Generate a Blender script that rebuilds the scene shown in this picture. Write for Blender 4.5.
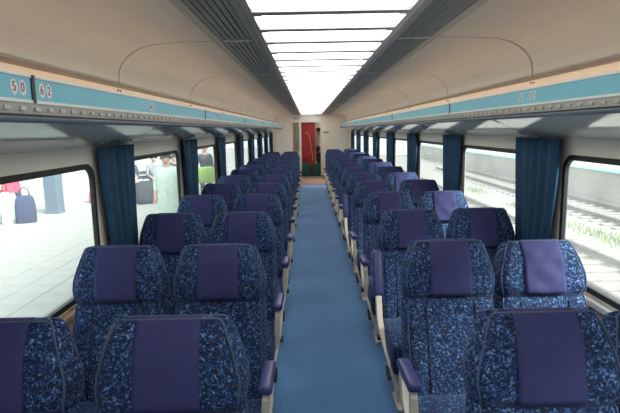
import bpy, bmesh, math, random
from mathutils import Vector, Matrix
random.seed(7)
for o in list(bpy.data.objects): bpy.data.objects.remove(o, do_unlink=True)
SC = bpy.context.scene
COL = SC.collection
PI = math.pi

# ------------------------------------------------------------------ camera, sky, sun, exposure
CX, CH = -0.117, 1.68                     # camera: a little left of the aisle centre, eye height
FPX, PITCH, YAW, ROLL = 503.0, 0.1514, 0.0009, 0.0187
cam_d = bpy.data.cameras.new('camera'); cam = bpy.data.objects.new('camera', cam_d); COL.objects.link(cam)
cam_d.sensor_fit = 'HORIZONTAL'; cam_d.sensor_width = 36.0; cam_d.lens = FPX/620*36.0
cam_d.clip_start = 0.02; cam_d.clip_end = 300
fwd = Vector((math.sin(YAW)*math.cos(PITCH), math.cos(YAW)*math.cos(PITCH), -math.sin(PITCH)))
cam.matrix_world = Matrix.Translation((CX, 0, CH)) @ (fwd.to_track_quat('-Z', 'Y').to_matrix().to_4x4() @ Matrix.Rotation(-ROLL, 4, 'Z'))
SC.camera = cam
W = bpy.data.worlds.new('sky'); SC.world = W; W.use_nodes = True
bg = W.node_tree.nodes['Background']; bg.inputs[0].default_value = (0.86, 0.93, 1.0, 1); bg.inputs[1].default_value = 2.1
sun_d = bpy.data.lights.new('sun', 'SUN'); sun = bpy.data.objects.new('sun', sun_d); COL.objects.link(sun)
sun_d.energy = 12.0; sun_d.angle = math.radians(35); sun_d.color = (1.0, 0.97, 0.92)
sun.rotation_euler = Vector((-0.64, 0.46, -0.60)).to_track_quat('-Z', 'Y').to_euler()
SC.view_settings.view_transform = 'Standard'; SC.view_settings.look = 'None'
SC.view_settings.gamma = 1.0; SC.view_settings.use_curve_mapping = False
SC.view_settings.exposure = 0.12
LAMP_STRENGTH = 3.6

# ------------------------------------------------------------------ materials
def new_mat(name):
    m = bpy.data.materials.new(name); m.use_nodes = True
    return m, m.node_tree, m.node_tree.nodes['Principled BSDF']
def mat(name, col, rough=0.6, metal=0.0, var=0.12, scale=6.0, bump=0.0, bscale=80.0, spec=0.4):
    m, nt, b = new_mat(name); N, L = nt.nodes, nt.links
    tc = N.new('ShaderNodeTexCoord'); nz = N.new('ShaderNodeTexNoise'); nz.inputs['Scale'].default_value = scale
    nz.inputs['Detail'].default_value = 4
    L.new(tc.outputs['Object'], nz.inputs['Vector'])
    r = N.new('ShaderNodeValToRGB')
    r.color_ramp.elements[0].position = 0.3; r.color_ramp.elements[1].position = 0.7
    r.color_ramp.elements[0].color = tuple(c*(1-var) for c in col)+(1,)
    r.color_ramp.elements[1].color = tuple(min(1, c*(1+var)) for c in col)+(1,)
    L.new(nz.outputs['Fac'], r.inputs['Fac']); L.new(r.outputs['Color'], b.inputs['Base Color'])
    b.inputs['Roughness'].default_value = rough; b.inputs['Metallic'].default_value = metal
    b.inputs['Specular IOR Level'].default_value = spec
    if bump > 0:
        n2 = N.new('ShaderNodeTexNoise'); n2.inputs['Scale'].default_value = bscale
        L.new(tc.outputs['Object'], n2.inputs['Vector'])
        bp = N.new('ShaderNodeBump'); bp.inputs['Strength'].default_value = bump; bp.inputs['Distance'].default_value = 0.004
        L.new(n2.outputs['Fac'], bp.inputs['Height']); L.new(bp.outputs['Normal'], b.inputs['Normal'])
    return m
def emit(name, col, s):
    m = bpy.data.materials.new(name); m.use_nodes = True; nt = m.node_tree
    nt.nodes.remove(nt.nodes['Principled BSDF']); e = nt.nodes.new('ShaderNodeEmission')
    e.inputs[0].default_value = col+(1,); e.inputs[1].default_value = s
    nt.links.new(e.outputs[0], nt.nodes['Material Output'].inputs[0]); return m
def fabric_mat():
    m, nt, b = new_mat('mottled_moquette'); N, L = nt.nodes, nt.links
    tc = N.new('ShaderNodeTexCoord'); oi = N.new('ShaderNodeObjectInfo')
    mul = N.new('ShaderNodeMath'); mul.operation = 'MULTIPLY'; mul.inputs[1].default_value = 37.0
    L.new(oi.outputs['Random'], mul.inputs[0])
    add = N.new('ShaderNodeVectorMath'); add.operation = 'ADD'
    L.new(tc.outputs['Object'], add.inputs[0]); L.new(mul.outputs[0], add.inputs[1])
    n0 = N.new('ShaderNodeTexNoise'); n0.inputs['Scale'].default_value = 90; n0.inputs['Detail'].default_value = 5
    n0.inputs['Distortion'].default_value = 1.2
    L.new(add.outputs[0], n0.inputs['Vector'])
    r = N.new('ShaderNodeValToRGB'); cr = r.color_ramp
    cr.elements[0].position = 0.40; cr.elements[0].color = (0.004, 0.008, 0.026, 1)
    cr.elements[1].position = 0.74; cr.elements[1].color = (0.29, 0.40, 0.55, 1)
    e = cr.elements.new(0.53); e.color = (0.010, 0.027, 0.088, 1)
    e = cr.elements.new(0.63); e.color = (0.048, 0.125, 0.29, 1)
    L.new(n0.outputs['Fac'], r.inputs['Fac'])
    v = N.new('ShaderNodeTexVoronoi'); v.inputs['Scale'].default_value = 48; L.new(add.outputs[0], v.inputs['Vector'])
    r2 = N.new('ShaderNodeValToRGB'); r2.color_ramp.elements[0].position = 0.12; r2.color_ramp.elements[1].position = 0.2
    r2.color_ramp.elements[0].color = (1, 1, 1, 1); r2.color_ramp.elements[1].color = (0, 0, 0, 1)
    L.new(v.outputs['Distance'], r2.inputs['Fac'])
    mx = N.new('ShaderNodeMix'); mx.data_type = 'RGBA'
    sc = N.new('ShaderNodeMath'); sc.operation = 'MULTIPLY'; sc.inputs[1].default_value = 0.35
    L.new(r2.outputs['Color'], sc.inputs[0]); L.new(sc.outputs[0], mx.inputs['Factor'])
    L.new(r.outputs['Color'], mx.inputs['A']); mx.inputs['B'].default_value = (0.36, 0.33, 0.28, 1)
    L.new(mx.outputs['Result'], b.inputs['Base Color'])
    b.inputs['Roughness'].default_value = 0.85; b.inputs['Specular IOR Level'].default_value = 0.25
    b.inputs['Sheen Weight'].default_value = 0.10; b.inputs['Sheen Tint'].default_value = (0.4, 0.55, 0.9, 1)
    bp = N.new('ShaderNodeBump'); bp.inputs['Strength'].default_value = 0.25; bp.inputs['Distance'].default_value = 0.003
    L.new(n0.outputs['Fac'], bp.inputs['Height']); L.new(bp.outputs['Normal'], b.inputs['Normal'])
    return m
def glass_mat():
    m = bpy.data.materials.new('window_glass'); m.use_nodes = True; nt = m.node_tree; N, L = nt.nodes, nt.links
    N.remove(N['Principled BSDF'])
    t = N.new('ShaderNodeBsdfTransparent'); t.inputs[0].default_value = (0.93, 0.97, 0.96, 1)
    g = N.new('ShaderNodeBsdfGlossy'); g.inputs['Roughness'].default_value = 0.02
    lw = N.new('ShaderNodeLayerWeight'); lw.inputs['Blend'].default_value = 0.5
    pw = N.new('ShaderNodeMath'); pw.operation = 'POWER'; pw.inputs[1].default_value = 5.0
    fr = N.new('ShaderNodeMath'); fr.operation = 'MULTIPLY_ADD'; fr.inputs[1].default_value = 0.45; fr.inputs[2].default_value = 0.03
    L.new(lw.outputs['Facing'], pw.inputs[0]); L.new(pw.outputs[0], fr.inputs[0])
    mx = N.new('ShaderNodeMixShader')
    df = N.new('ShaderNodeBsdfTranslucent'); df.inputs[0].default_value = (0.85, 0.88, 0.86, 1)
    nz = N.new('ShaderNodeTexNoise'); nz.inputs['Scale'].default_value = 5; nz.inputs['Detail'].default_value = 5
    hz = N.new('ShaderNodeMath'); hz.operation = 'MULTIPLY'; hz.inputs[1].default_value = 0.11; L.new(nz.outputs['Fac'], hz.inputs[0])
    md = N.new('ShaderNodeMixShader'); L.new(hz.outputs[0], md.inputs[0]); L.new(t.outputs[0], md.inputs[1]); L.new(df.outputs[0], md.inputs[2])
    L.new(fr.outputs[0], mx.inputs[0]); L.new(md.outputs[0], mx.inputs[1]); L.new(g.outputs[0], mx.inputs[2])
    L.new(mx.outputs[0], N['Material Output'].inputs[0]); return m
def carpet_mat():
    m, nt, b = new_mat('blue_carpet'); N, L = nt.nodes, nt.links
    tc = N.new('ShaderNodeTexCoord')
    n1 = N.new('ShaderNodeTexNoise'); n1.inputs['Scale'].default_value = 75; n1.inputs['Detail'].default_value = 3
    n2 = N.new('ShaderNodeTexNoise'); n2.inputs['Scale'].default_value = 1.7; n2.inputs['Detail'].default_value = 5
    L.new(tc.outputs['Object'], n1.inputs['Vector']); L.new(tc.outputs['Object'], n2.inputs['Vector'])
    mm = N.new('ShaderNodeMath'); mm.operation = 'ADD'
    h = N.new('ShaderNodeMath'); h.operation = 'MULTIPLY'; h.inputs[1].default_value = 0.45
    L.new(n2.outputs['Fac'], h.inputs[0]); L.new(n1.outputs['Fac'], mm.inputs[0]); L.new(h.outputs[0], mm.inputs[1])
    r = N.new('ShaderNodeValToRGB'); r.color_ramp.elements[0].position = 0.45; r.color_ramp.elements[1].position = 1.0
    r.color_ramp.elements[0].color = (0.010, 0.073, 0.21, 1); r.color_ramp.elements[1].color = (0.058, 0.215, 0.46, 1)
    L.new(mm.outputs[0], r.inputs['Fac']); L.new(r.outputs['Color'], b.inputs['Base Color'])
    b.inputs['Roughness'].default_value = 0.75; b.inputs['Sheen Weight'].default_value = 0.2
    bp = N.new('ShaderNodeBump'); bp.inputs['Strength'].default_value = 0.5; bp.inputs['Distance'].default_value = 0.004
    L.new(n1.outputs['Fac'], bp.inputs['Height']); L.new(bp.outputs['Normal'], b.inputs['Normal'])
    return m
def brick_mat(name, c1, c2, mortar, w, h, rough=0.85):
    m, nt, b = new_mat(name); N, L = nt.nodes, nt.links
    tc = N.new('ShaderNodeTexCoord'); br = N.new('ShaderNodeTexBrick')
    br.inputs['Color1'].default_value = c1+(1,); br.inputs['Color2'].default_value = c2+(1,); br.inputs['Mortar'].default_value = mortar+(1,)
    br.inputs['Scale'].default_value = 1; br.inputs['Brick Width'].default_value = w; br.inputs['Row Height'].default_value = h
    br.inputs['Mortar Size'].default_value = 0.008; br.offset = 0.0
    L.new(tc.outputs['Object'], br.inputs['Vector']); L.new(br.outputs['Color'], b.inputs['Base Color'])
    b.inputs['Roughness'].default_value = rough; return m

M = {}
M['fabric'] = fabric_mat()
M['piping'] = mat('seat_piping', (0.05, 0.07, 0.13), 0.7)
M['seam'] = mat('seat_seam', (0.012, 0.018, 0.05), 0.8)
M['cover'] = mat('headrest_cloth', (0.023, 0.025, 0.100), 0.8, var=0.1, scale=30, bump=0.15, bscale=300)
M['pad'] = mat('armrest_vinyl', (0.04, 0.045, 0.15), 0.4, var=0.08)
M['frame'] = mat('cream_seat_frame', (0.68, 0.61, 0.51), 0.4)
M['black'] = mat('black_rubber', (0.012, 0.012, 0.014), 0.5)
M['under'] = mat('dark_seat_pan', (0.03, 0.035, 0.06), 0.6)
M['carpet'] = carpet_mat()
M['wall'] = mat('cream_laminate', (0.80, 0.755, 0.675), 0.45, var=0.03, scale=2)
M['wall_lower'] = mat('tan_laminate', (0.42, 0.29, 0.18), 0.5, var=0.06)
M['ceil'] = mat('warm_ceiling_panel', (0.53, 0.485, 0.435), 0.5, var=0.02, scale=2)
M['ceil_back'] = mat('ceiling_void', (0.05, 0.045, 0.04), 0.9)
M['cove'] = mat('cove_strip', (0.72, 0.60, 0.49), 0.5, var=0.03)
M['brown'] = mat('brown_trim', (0.22, 0.16, 0.12), 0.5)
M['grille'] = mat('grey_green_metal', (0.30, 0.30, 0.265), 0.45, metal=0.1, var=0.08)
M['grille_back'] = mat('dark_grille_recess', (0.035, 0.04, 0.05), 0.6)
M['alu'] = mat('brushed_aluminium', (0.55, 0.55, 0.52), 0.35, metal=0.7, var=0.06)
M['soffit'] = mat('grey_soffit_paint', (0.50, 0.50, 0.46), 0.5, var=0.04)
M['mirror'] = mat('polished_underside', (0.74, 0.75, 0.71), 0.10, metal=0.3, var=0.06, scale=3)
M['rail'] = mat('slate_rail', (0.15, 0.18, 0.24), 0.4, metal=0.2)
M['blue'] = mat('aqua_stripe', (0.19, 0.56, 0.68), 0.45, var=0.04, scale=2)
M['white'] = mat('white_enamel', (0.80, 0.80, 0.78), 0.4, var=0.02)
M['digit'] = mat('plum_digits', (0.30, 0.06, 0.20), 0.5)
M['diffuser'] = emit('lit_diffuser', (1.0, 0.965, 0.90), LAMP_STRENGTH)
M['tube'] = emit('warm_cove_tube', (1.0, 0.80, 0.60), 6.5)
M['curtain'] = mat('teal_curtain', (0.008, 0.050, 0.105), 0.75, var=0.15, scale=20)
M['glass'] = glass_mat()
M['red'] = mat('red_door_paint', (0.36, 0.022, 0.022), 0.4, var=0.08)
M['brownfloor'] = mat('brown_vestibule_mat', (0.22, 0.13, 0.10), 0.8, bump=0.2)
M['skin'] = mat('skin', (0.55, 0.34, 0.25), 0.5)
M['hair'] = mat('dark_hair', (0.02, 0.014, 0.012), 0.5)
M['paver'] = mat('pale_paver', (0.30, 0.305, 0.275), 0.8, var=0.10, scale=1.2)
M['paving'] = brick_mat('platform_paving', (0.305, 0.31, 0.28), (0.285, 0.29, 0.262), (0.225, 0.23, 0.21), 0.4, 0.4)
M['steelblue'] = mat('grey_blue_post', (0.10, 0.14, 0.18), 0.5)
M['ballast'] = mat('stone_ballast', (0.215, 0.205, 0.18), 0.9, var=0.5, scale=14, bump=0.8, bscale=25)
M['weed'] = mat('weeds', (0.19, 0.26, 0.11), 0.8, var=0.3)
M['steel'] = mat('worn_rail_steel', (0.08, 0.065, 0.06), 0.5, metal=0.2)
M['sleeper'] = mat('concrete_sleeper', (0.195, 0.185, 0.165), 0.9)
M['concrete'] = mat('pale_concrete', (0.29, 0.275, 0.23), 0.85, var=0.1, scale=3)
M['aqua_line'] = mat('aqua_edge_line', (0.09, 0.25, 0.235), 0.6)
M['darkrust'] = mat('dark_platform_face', (0.29, 0.275, 0.245), 0.9)
M['shell'] = mat('car_shell', (0.40, 0.40, 0.40), 0.5)

# ------------------------------------------------------------------ mesh helpers
def box(bm, x0, x1, y0, y1, z0, z1):
    v = [bm.verts.new(p) for p in ((x0,y0,z0),(x1,y0,z0),(x1,y1,z0),(x0,y1,z0),(x0,y0,z1),(x1,y0,z1),(x1,y1,z1),(x0,y1,z1))]
    for f in ((3,2,1,0),(4,5,6,7),(0,1,5,4),(1,2,6,5),(2,3,7,6),(3,0,4,7)): bm.faces.new([v[i] for i in f])
def rbox(bm, x0, x1, y0, y1, z0, z1, r=0.01, seg=2):
    b2 = bmesh.new(); box(b2, x0, x1, y0, y1, z0, z1)
    bmesh.ops.bevel(b2, geom=b2.edges[:], offset=r, segments=seg, profile=0.5, affect='EDGES')
    me = bpy.data.meshes.new('tmp'); b2.to_mesh(me); b2.free(); bm.from_mesh(me); bpy.data.meshes.remove(me)
def tube(bm, pts, r, n=6, closed=False):
    pts = [Vector(p) for p in pts]; rings = []
    for i, p in enumerate(pts):
        a = pts[i-1] if (i > 0 or closed) else p; c = pts[(i+1) % len(pts)] if (i < len(pts)-1 or closed) else p
        d = (c-a).normalized(); up = Vector((0,0,1)) if abs(d.z) < 0.9 else Vector((1,0,0))
        s = d.cross(up).normalized(); t = s.cross(d)
        rr = r[i] if isinstance(r, (list, tuple)) else r
        rings.append([bm.verts.new(p + s*math.cos(2*PI*k/n)*rr + t*math.sin(2*PI*k/n)*rr) for k in range(n)])
    m = len(rings)
    for i in range(m if closed else m-1):
        for k in range(n): bm.faces.new((rings[i][k], rings[i][(k+1)%n], rings[(i+1)%m][(k+1)%n], rings[(i+1)%m][k]))
    if not closed:
        bm.faces.new(rings[0][::-1]); bm.faces.new(rings[-1])
def loft(bm, rings, cap=True):
    R = [[bm.verts.new(p) for p in r] for r in rings]; n = len(R[0])
    for a, b in zip(R, R[1:]):
        for k in range(n): bm.faces.new((a[k], a[(k+1)%n], b[(k+1)%n], b[k]))
    if cap: bm.faces.new(R[0][::-1]); bm.faces.new(R[-1])
def grid(bm, P):
    V = [[bm.verts.new(p) for p in row] for row in P]
    for i in range(len(V)-1):
        for j in range(len(V[0])-1): bm.faces.new((V[i][j], V[i][j+1], V[i+1][j+1], V[i+1][j]))
def prism(bm, poly, axis, a, b):                      # poly of 2-D points extruded along axis between a and b
    def P(p, t): return {'x': (t, p[0], p[1]), 'y': (p[0], t, p[1]), 'z': (p[0], p[1], t)}[axis]
    A = [bm.verts.new(P(p, a)) for p in poly]; B = [bm.verts.new(P(p, b)) for p in poly]; n = len(poly)
    bm.faces.new(A[::-1]); bm.faces.new(B)
    for k in range(n): bm.faces.new((A[k], A[(k+1)%n], B[(k+1)%n], B[k]))
def rrect(x0, x1, y0, y1, r, n=5):
    out = []
    for cx, cy, a0 in ((x1-r, y1-r, 0), (x0+r, y1-r, 90), (x0+r, y0+r, 180), (x1-r, y0+r, 270)):
        for k in range(n+1):
            a = math.radians(a0+90*k/n); out.append((cx+r*math.cos(a), cy+r*math.sin(a)))
    return out
def mesh_of(bm, name, material, smooth=False):
    bmesh.ops.recalc_face_normals(bm, faces=bm.faces[:])
    me = bpy.data.meshes.new(name); bm.to_mesh(me); bm.free()
    me.materials.append(M[material] if isinstance(material, str) else material)
    if smooth:
        me.polygons.foreach_set('use_smooth', [True]*len(me.polygons))
    return me
def obj(name, data, material=None, parent=None, smooth=False, loc=None):
    if isinstance(data, bmesh.types.BMesh): data = mesh_of(data, name, material, smooth)
    o = bpy.data.objects.new(name, data); COL.objects.link(o)
    if parent is not None: o.parent = parent
    if loc is not None: o.location = loc
    return o
def thing(name, label=None, cat=None, loc=(0,0,0), group=None, kind=None):
    o = bpy.data.objects.new(name, None); COL.objects.link(o); o.location = loc; o.empty_display_size = 0.1
    return tag(o, label, cat, group, kind)
def tag(o, label=None, cat=None, group=None, kind=None):
    if label: o['label'] = label
    if cat: o['category'] = cat
    if group: o['group'] = group
    if kind: o['kind'] = kind
    return o
def ordinal(n):
    return ['zeroth','first','second','third','fourth','fifth','sixth','seventh','eighth','ninth','tenth','eleventh','twelfth','thirteenth','fourteenth','fifteenth'][n]

# ------------------------------------------------------------------ setting: floor, walls, ceiling, bulkhead
WX = 1.38                 # inner wall
PITCH_Y = 0.974           # seat pitch
BAY = 2*PITCH_Y           # window bay
Y0, Y1 = -2.6, 18.6       # car ends
ROOF = 2.42
WIN_A, WIN_B = 1.50, 2.93 # window opening of bay 0 along the car
WIN_Z0, WIN_Z1 = 0.80, 1.50
SEAM0 = 3.24

bm = bmesh.new(); box(bm, -WX-0.04, WX+0.04, Y0, 15.4, -0.06, 0.0)
tag(obj('floor', bm, 'carpet'), 'blue speckled carpet along the carriage aisle', 'floor', kind='structure')
bm = bmesh.new(); box(bm, -WX-0.04, WX+0.04, 15.4, 21.2, -0.06, 0.003)
tag(obj('floor', bm, 'brownfloor'), 'brown mat floor by the end doorway', 'floor', kind='structure')

nb0, nb1 = -2, 9          # bay index range
def bays():
    out = []
    for k in range(nb0, nb1):
        a, b = WIN_A+BAY*k, WIN_B+BAY*k
        if a-0.2 > Y0 and b+0.2 < Y1-0.2: out.append((k, a, b))
    return out
BAYS = bays()
def side_wall(sg, name, label):
    bm = bmesh.new(); t = 0.022
    zs0, zs1 = 0.0, ROOF
    prev = Y0
    for i, (k, a, b) in enumerate(BAYS):
        y0 = prev; y1 = (b + BAYS[i+1][1])/2 if i+1 < len(BAYS) else Y1
        prev = y1
        hole = rrect(a, b, WIN_Z0, WIN_Z1, 0.085, 5)
        n = len(hole); q = n//4
        cn = [(y1, zs1), (y0, zs1), (y0, zs0), (y1, zs0)]
        inner = [bm.verts.new((sg*WX, p[0], p[1])) for p in hole]
        outer = [bm.verts.new((sg*(WX+t), p[0], p[1])) for p in hole]
        for j in range(n): bm.faces.new((inner[j], inner[(j+1)%n], outer[(j+1)%n], outer[j]))
        for X, ring in ((sg*WX, inner), (sg*(WX+t), outer)):
            C = [bm.verts.new((X, c[0], c[1])) for c in cn]
            for c in range(4):
                for j in range(q-1): bm.faces.new((C[c], ring[c*q+j], ring[c*q+j+1]))
                bm.faces.new((C[c], ring[c*q+q-1], ring[((c+1)*q) % n], C[(c+1)%4]))
    w = tag(obj(name, bm, 'wall'), label, 'wall', kind='structure')
    return w
wall_l = side_wall(-1, 'wall_left', 'cream carriage wall with windows on the platform side')
wall_r = side_wall(1, 'wall_right', 'cream carriage wall with windows on the track side')
for sg, nm, lb in ((-1, 'baseboard_left', 'tan lower wall panel on the platform side'), (1, 'baseboard_right', 'tan lower wall panel on the track side')):
    bm = bmesh.new(); x0, x1 = sorted((sg*(WX-0.012), sg*(WX+0.002))); box(bm, x0, x1, Y0, Y1, 0.0, WIN_Z0-0.055)
    tag(obj(nm, bm, 'wall_lower'), lb, 'wall panel', kind='structure')
wn = 0
for sg in (-1, 1):
    side = 'platform' if sg < 0 else 'track'
    for i, (k, a, b) in enumerate(BAYS):
        wn += 1
        nback = len(BAYS)-i
        w = tag(thing(f'window_{wn}', loc=(sg*WX, (a+b)/2, WIN_Z0)), f'black framed carriage window on the {side} side, {ordinal(nback)} from the end bulkhead', 'window', kind='structure')
        hy = (b-a)/2; hz = WIN_Z1-WIN_Z0
        bm = bmesh.new()
        o_ = rrect(-hy-0.012, hy+0.012, -0.012, hz+0.012, 0.095, 6); i_ = rrect(-hy+0.018, hy-0.018, 0.018, hz-0.018, 0.070, 6)
        n = len(o_)
        R = []
        for X, ring in ((0.0, o_), (-sg*0.010, o_), (-sg*0.010, i_), (sg*0.014, i_)):
            R.append([bm.verts.new((X, p[0], p[1])) for p in ring])
        for A, B in zip(R, R[1:]):
            for j in range(n): bm.faces.new((A[j], A[(j+1)%n], B[(j+1)%n], B[j]))
        obj('window_frame', bm, 'black', w)
        bm = bmesh.new(); prism(bm, rrect(-hy, hy, 0.0, hz, 0.085, 5), 'x', sg*0.008, sg*0.013)
        obj('pane', bm, 'glass', w)
        bm = bmesh.new(); x0, x1 = sorted((-sg*0.045, sg*0.005)); rbox(bm, x0, x1, -hy-0.16, hy+0.16, -0.062, -0.026, 0.008, 2)
        obj('window_sill', bm, 'wall_lower' if sg < 0 else 'wall', w)

# ceiling: dark roof void, curved panels with open joints, cove strips
bm = bmesh.new(); box(bm, -WX-0.06, WX+0.06, Y0-0.05, 21.2, ROOF, ROOF+0.06)
ceil = tag(obj('ceiling', bm, 'ceil_back'), 'warm cream curved ceiling panels of the carriage', 'ceiling', kind='structure')
CZ = 2.235
prof = [(0.69, CZ), (0.85, CZ-0.002), (1.0, CZ-0.010)]
for k in range(1, 9):
    a = math.radians(90-90*k/8*0.97); prof.append((1.0+0.295*math.cos(a), CZ-0.205+0.195*math.sin(a)))
prof.append((1.298, 1.975))
seams = [SEAM0+BAY*k for k in range(-4, 9)]
seams = [s for s in seams if Y0 < s < Y1]
edges = [Y0]+seams+[Y1]
for sg in (-1, 1):
    for ya, yb in zip(edges, edges[1:]):
        if yb-ya < 0.05: continue
        bm = bmesh.new(); g = 0.010
        P = [[(sg*x, y, z) for x, z in prof] for y in (ya+g, yb-g)]
        grid(bm, P)
        # turned back edges so the joint has depth
        for y in (ya+g, yb-g):
            V = [[(sg*x, y, z) for x, z in prof], [(sg*(x+0.02), y, z+0.03) for x, z in prof]]
            grid(bm, V)
        obj('ceiling_panel', bm, 'ceil', ceil, smooth=False)
        bm = bmesh.new()
        for dy in (-0.02, 0.02):
            tube(bm, [(sg*1.294, yb+dy, 1.945), (sg*1.31, yb+dy, 1.945)], 0.006, 6)
        if yb < Y1-0.1: obj('screw', bm, 'brown', ceil)
tn = 0
for sg in (-1, 1):
    side = 'platform' if sg < 0 else 'track'
    tn += 1
    bm = bmesh.new(); x0, x1 = sorted((sg*1.302, sg*(WX+0.01))); box(bm, x0, x1, Y0, Y1, 1.76, 1.965)
    tag(obj(f'trim_{tn}', bm, 'cove'), f'peach cove strip above the luggage rack on the {side} side', 'trim', kind='structure')
    tn += 1
    bm = bmesh.new(); x0, x1 = sorted((sg*1.285, sg*1.33)); box(bm, x0, x1, Y0, Y1, 1.962, 1.982)
    tag(obj(f'trim_{tn}', bm, 'brown'), f'brown bead under the curved ceiling on the {side} side', 'trim', kind='structure')
    # warm tube lamp hidden in the cove behind the rack fascia
    bm = bmesh.new(); tube(bm, [(0, Y0+0.2, 0), (0, Y1-0.2, 0)], 0.013, 8)
    t = tag(thing('cove_lamp', loc=(sg*1.19, 0, 1.852)), f'warm tube lamp lying in the luggage rack cove on the {side} side', 'lamp')
    obj('tube', bm, 'tube', t)
    bm = bmesh.new(); box(bm, -0.02, 0.02, Y0+0.2, Y1-0.2, -0.045, -0.012); obj('batten', bm, 'white', t)

# wall behind the camera
bm = bmesh.new(); box(bm, -WX-0.06, WX+0.06, Y0-0.06, Y0, 0, ROOF)
tag(obj('wall_back', bm, 'wall'), 'plain cream bulkhead at the near end of the carriage', 'wall', kind='structure')
# end bulkhead with door opening and slot window
DX0, DX1, DZ = -0.37, 0.33, 1.95
SX0, SX1, SZ0 = -0.68, -0.45, 0.9
bm = bmesh.new()
for x0, x1, z0, z1 in ((-WX-0.06, SX0, 0, ROOF), (SX1, DX0, 0, DZ), (SX0, SX1, 0, SZ0), (SX0, DX1, DZ, ROOF), (DX1, WX+0.06, 0, ROOF)):
    box(bm, x0, x1, Y1, Y1+0.06, z0, z1)
bulk = tag(obj('wall_front', bm, 'wall'), 'cream end bulkhead with a doorway', 'wall', kind='structure')
bm = bmesh.new(); box(bm, SX0-0.05, DX1+0.02, Y1-0.02, Y1, DZ, 2.30); obj('header_panel', bm, 'white', bulk)
bm = bmesh.new(); box(bm, DX0-0.06, DX0, Y1-0.015, Y1+0.06, 0, DZ); obj('door_jamb', bm, 'white', bulk)
bm = bmesh.new(); box(bm, SX0, SX1, Y1+0.02, Y1+0.03, SZ0, DZ); obj('slot_pane', bm, 'glass', bulk)
bm = bmesh.new(); box(bm, 0.15, 0.36, Y1-0.03, Y1-0.02, 2.20, 2.26); obj('vent', bm, 'grille', bulk)
bm = bmesh.new(); box(bm, 0.44, 0.64, Y1-0.012, Y1, 1.54, 1.61); obj('door_control_plate', bm, 'grille', bulk)
for (x0, x1) in ((-1.30, -0.74), (0.74, 1.30)):
    p = tag(thing('notice_board', loc=((x0+x1)/2, Y1, 0.85)), f'blank white framed board on the bulkhead {"left" if x0<0 else "right"} of the doorway', 'board')
    h = (x1-x0)/2
    bm = bmesh.new(); box(bm, -h, h, -0.012, -0.001, 0, 0.80); obj('sheet', bm, 'white', p)
    bm = bmesh.new()
    for bx in ((-h-.012, h+.012, .79, .815), (-h-.012, h+.012, -.015, .01), (-h-.012, -h+.01, 0, .8), (h-.01, h+.012, 0, .8)): box(bm, bx[0], bx[1], -0.02, -0.001, bx[2], bx[3])
    obj('frame', bm, 'wall', p)
# header notice: two short lines of small print too far away to read
s = tag(thing('header_sign', loc=(-0.55, Y1-0.021, 2.02)), 'small white notice above the end doorway', 'sign')
bm = bmesh.new(); box(bm, -0.14, 0.20, -0.008, 0, 0, 0.20); obj('plate', bm, 'white', s)
for z, w in ((0.10, 0.28), (0.05, 0.22)):
    bm = bmesh.new(); box(bm, -0.11, -0.11+w, -0.0095, -0.007, z, z+0.018); obj('print_line', bm, 'digit', s)

# vestibule beyond the bulkhead
bm = bmesh.new()
box(bm, -WX-0.06, -WX, Y1+0.06, 21.2, 0, ROOF); box(bm, WX, WX+0.06, Y1+0.06, 21.2, 0, ROOF); box(bm, -WX, WX, 21.14, 21.2, 0, ROOF)
tag(obj('wall_vestibule', bm, 'wall'), 'cream vestibule walls behind the doorway', 'wall', kind='structure')
d = tag(thing('door_1', loc=(-0.10, Y1+0.10, 0.004)), 'red sliding door standing across the end doorway', 'door', kind='structure')
bm = bmesh.new(); rbox(bm, -0.29, 0.235, 0, 0.04, 0, 2.0, 0.006, 1); obj('door_leaf', bm, 'red', d)
bm = bmesh.new(); tube(bm, [(-0.12, -0.02, 1.55), (-0.02, -0.022, 1.57), (0.02, -0.022, 1.5), (0.15, -0.022, 0.55)], 0.012, 6); obj('grab_rail', bm, 'alu', d)
vl = tag(thing('vestibule_light', loc=(0.35, 20.0, ROOF)), 'square lit ceiling light in the vestibule', 'light')
bm = bmesh.new(); box(bm, -0.2, 0.2, -0.2, 0.2, -0.05, 0.0); obj('housing', bm, 'white', vl)
bm = bmesh.new(); box(bm, -0.17, 0.17, -0.17, 0.17, -0.06, -0.048); obj('diffuser', bm, emit('vestibule_glow', (1, .9, .7), 28), vl)

# ------------------------------------------------------------------ ceiling light fixture and air grilles
lf = tag(thing('ceiling_light_fixture', loc=(0, 8.0, CZ)), 'long row of glowing white ceiling light panels over the aisle', 'light fixture')
bm = bmesh.new()
LY0, LY1 = Y0, Y1
box(bm, -0.39, 0.39, LY0-8, LY1-8, 0.03, 0.06)
box(bm, -0.40, -0.368, LY0-8, LY1-8, -0.012, 0.05); box(bm, 0.368, 0.40, LY0-8, LY1-8, -0.012, 0.05)
obj('tray', bm, 'alu', lf)
LP = 0.406; L0 = 2.48
bm = bmesh.new(); prism(bm, rrect(-0.366, 0.366, -LP/2+0.036, LP/2-0.036, 0.085, 6), 'z', -0.006, 0.012)
dm = mesh_of(bm, 'diffuser', 'diffuser')
bm = bmesh.new(); box(bm, -0.37, 0.37, -0.036, -0.004, -0.012, 0.03); box(bm, -0.37, 0.37, 0.004, 0.036, -0.012, 0.03)
for sx in (-1, 1): box(bm, sx*0.35-0.02, sx*0.35+0.02, -0.045, 0.045, -0.014, 0.03)
bm2 = mesh_of(bm, 'cross_bar', 'alu')
k = math.ceil((LY0-L0)/LP)
while L0+LP*(k+1) < LY1:
    y = L0+LP*k
    obj('cross_bar', bm2, None, lf, loc=(0, y-8, 0)); obj('diffuser', dm, None, lf, loc=(0, y+LP/2-8, 0)); k += 1
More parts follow.
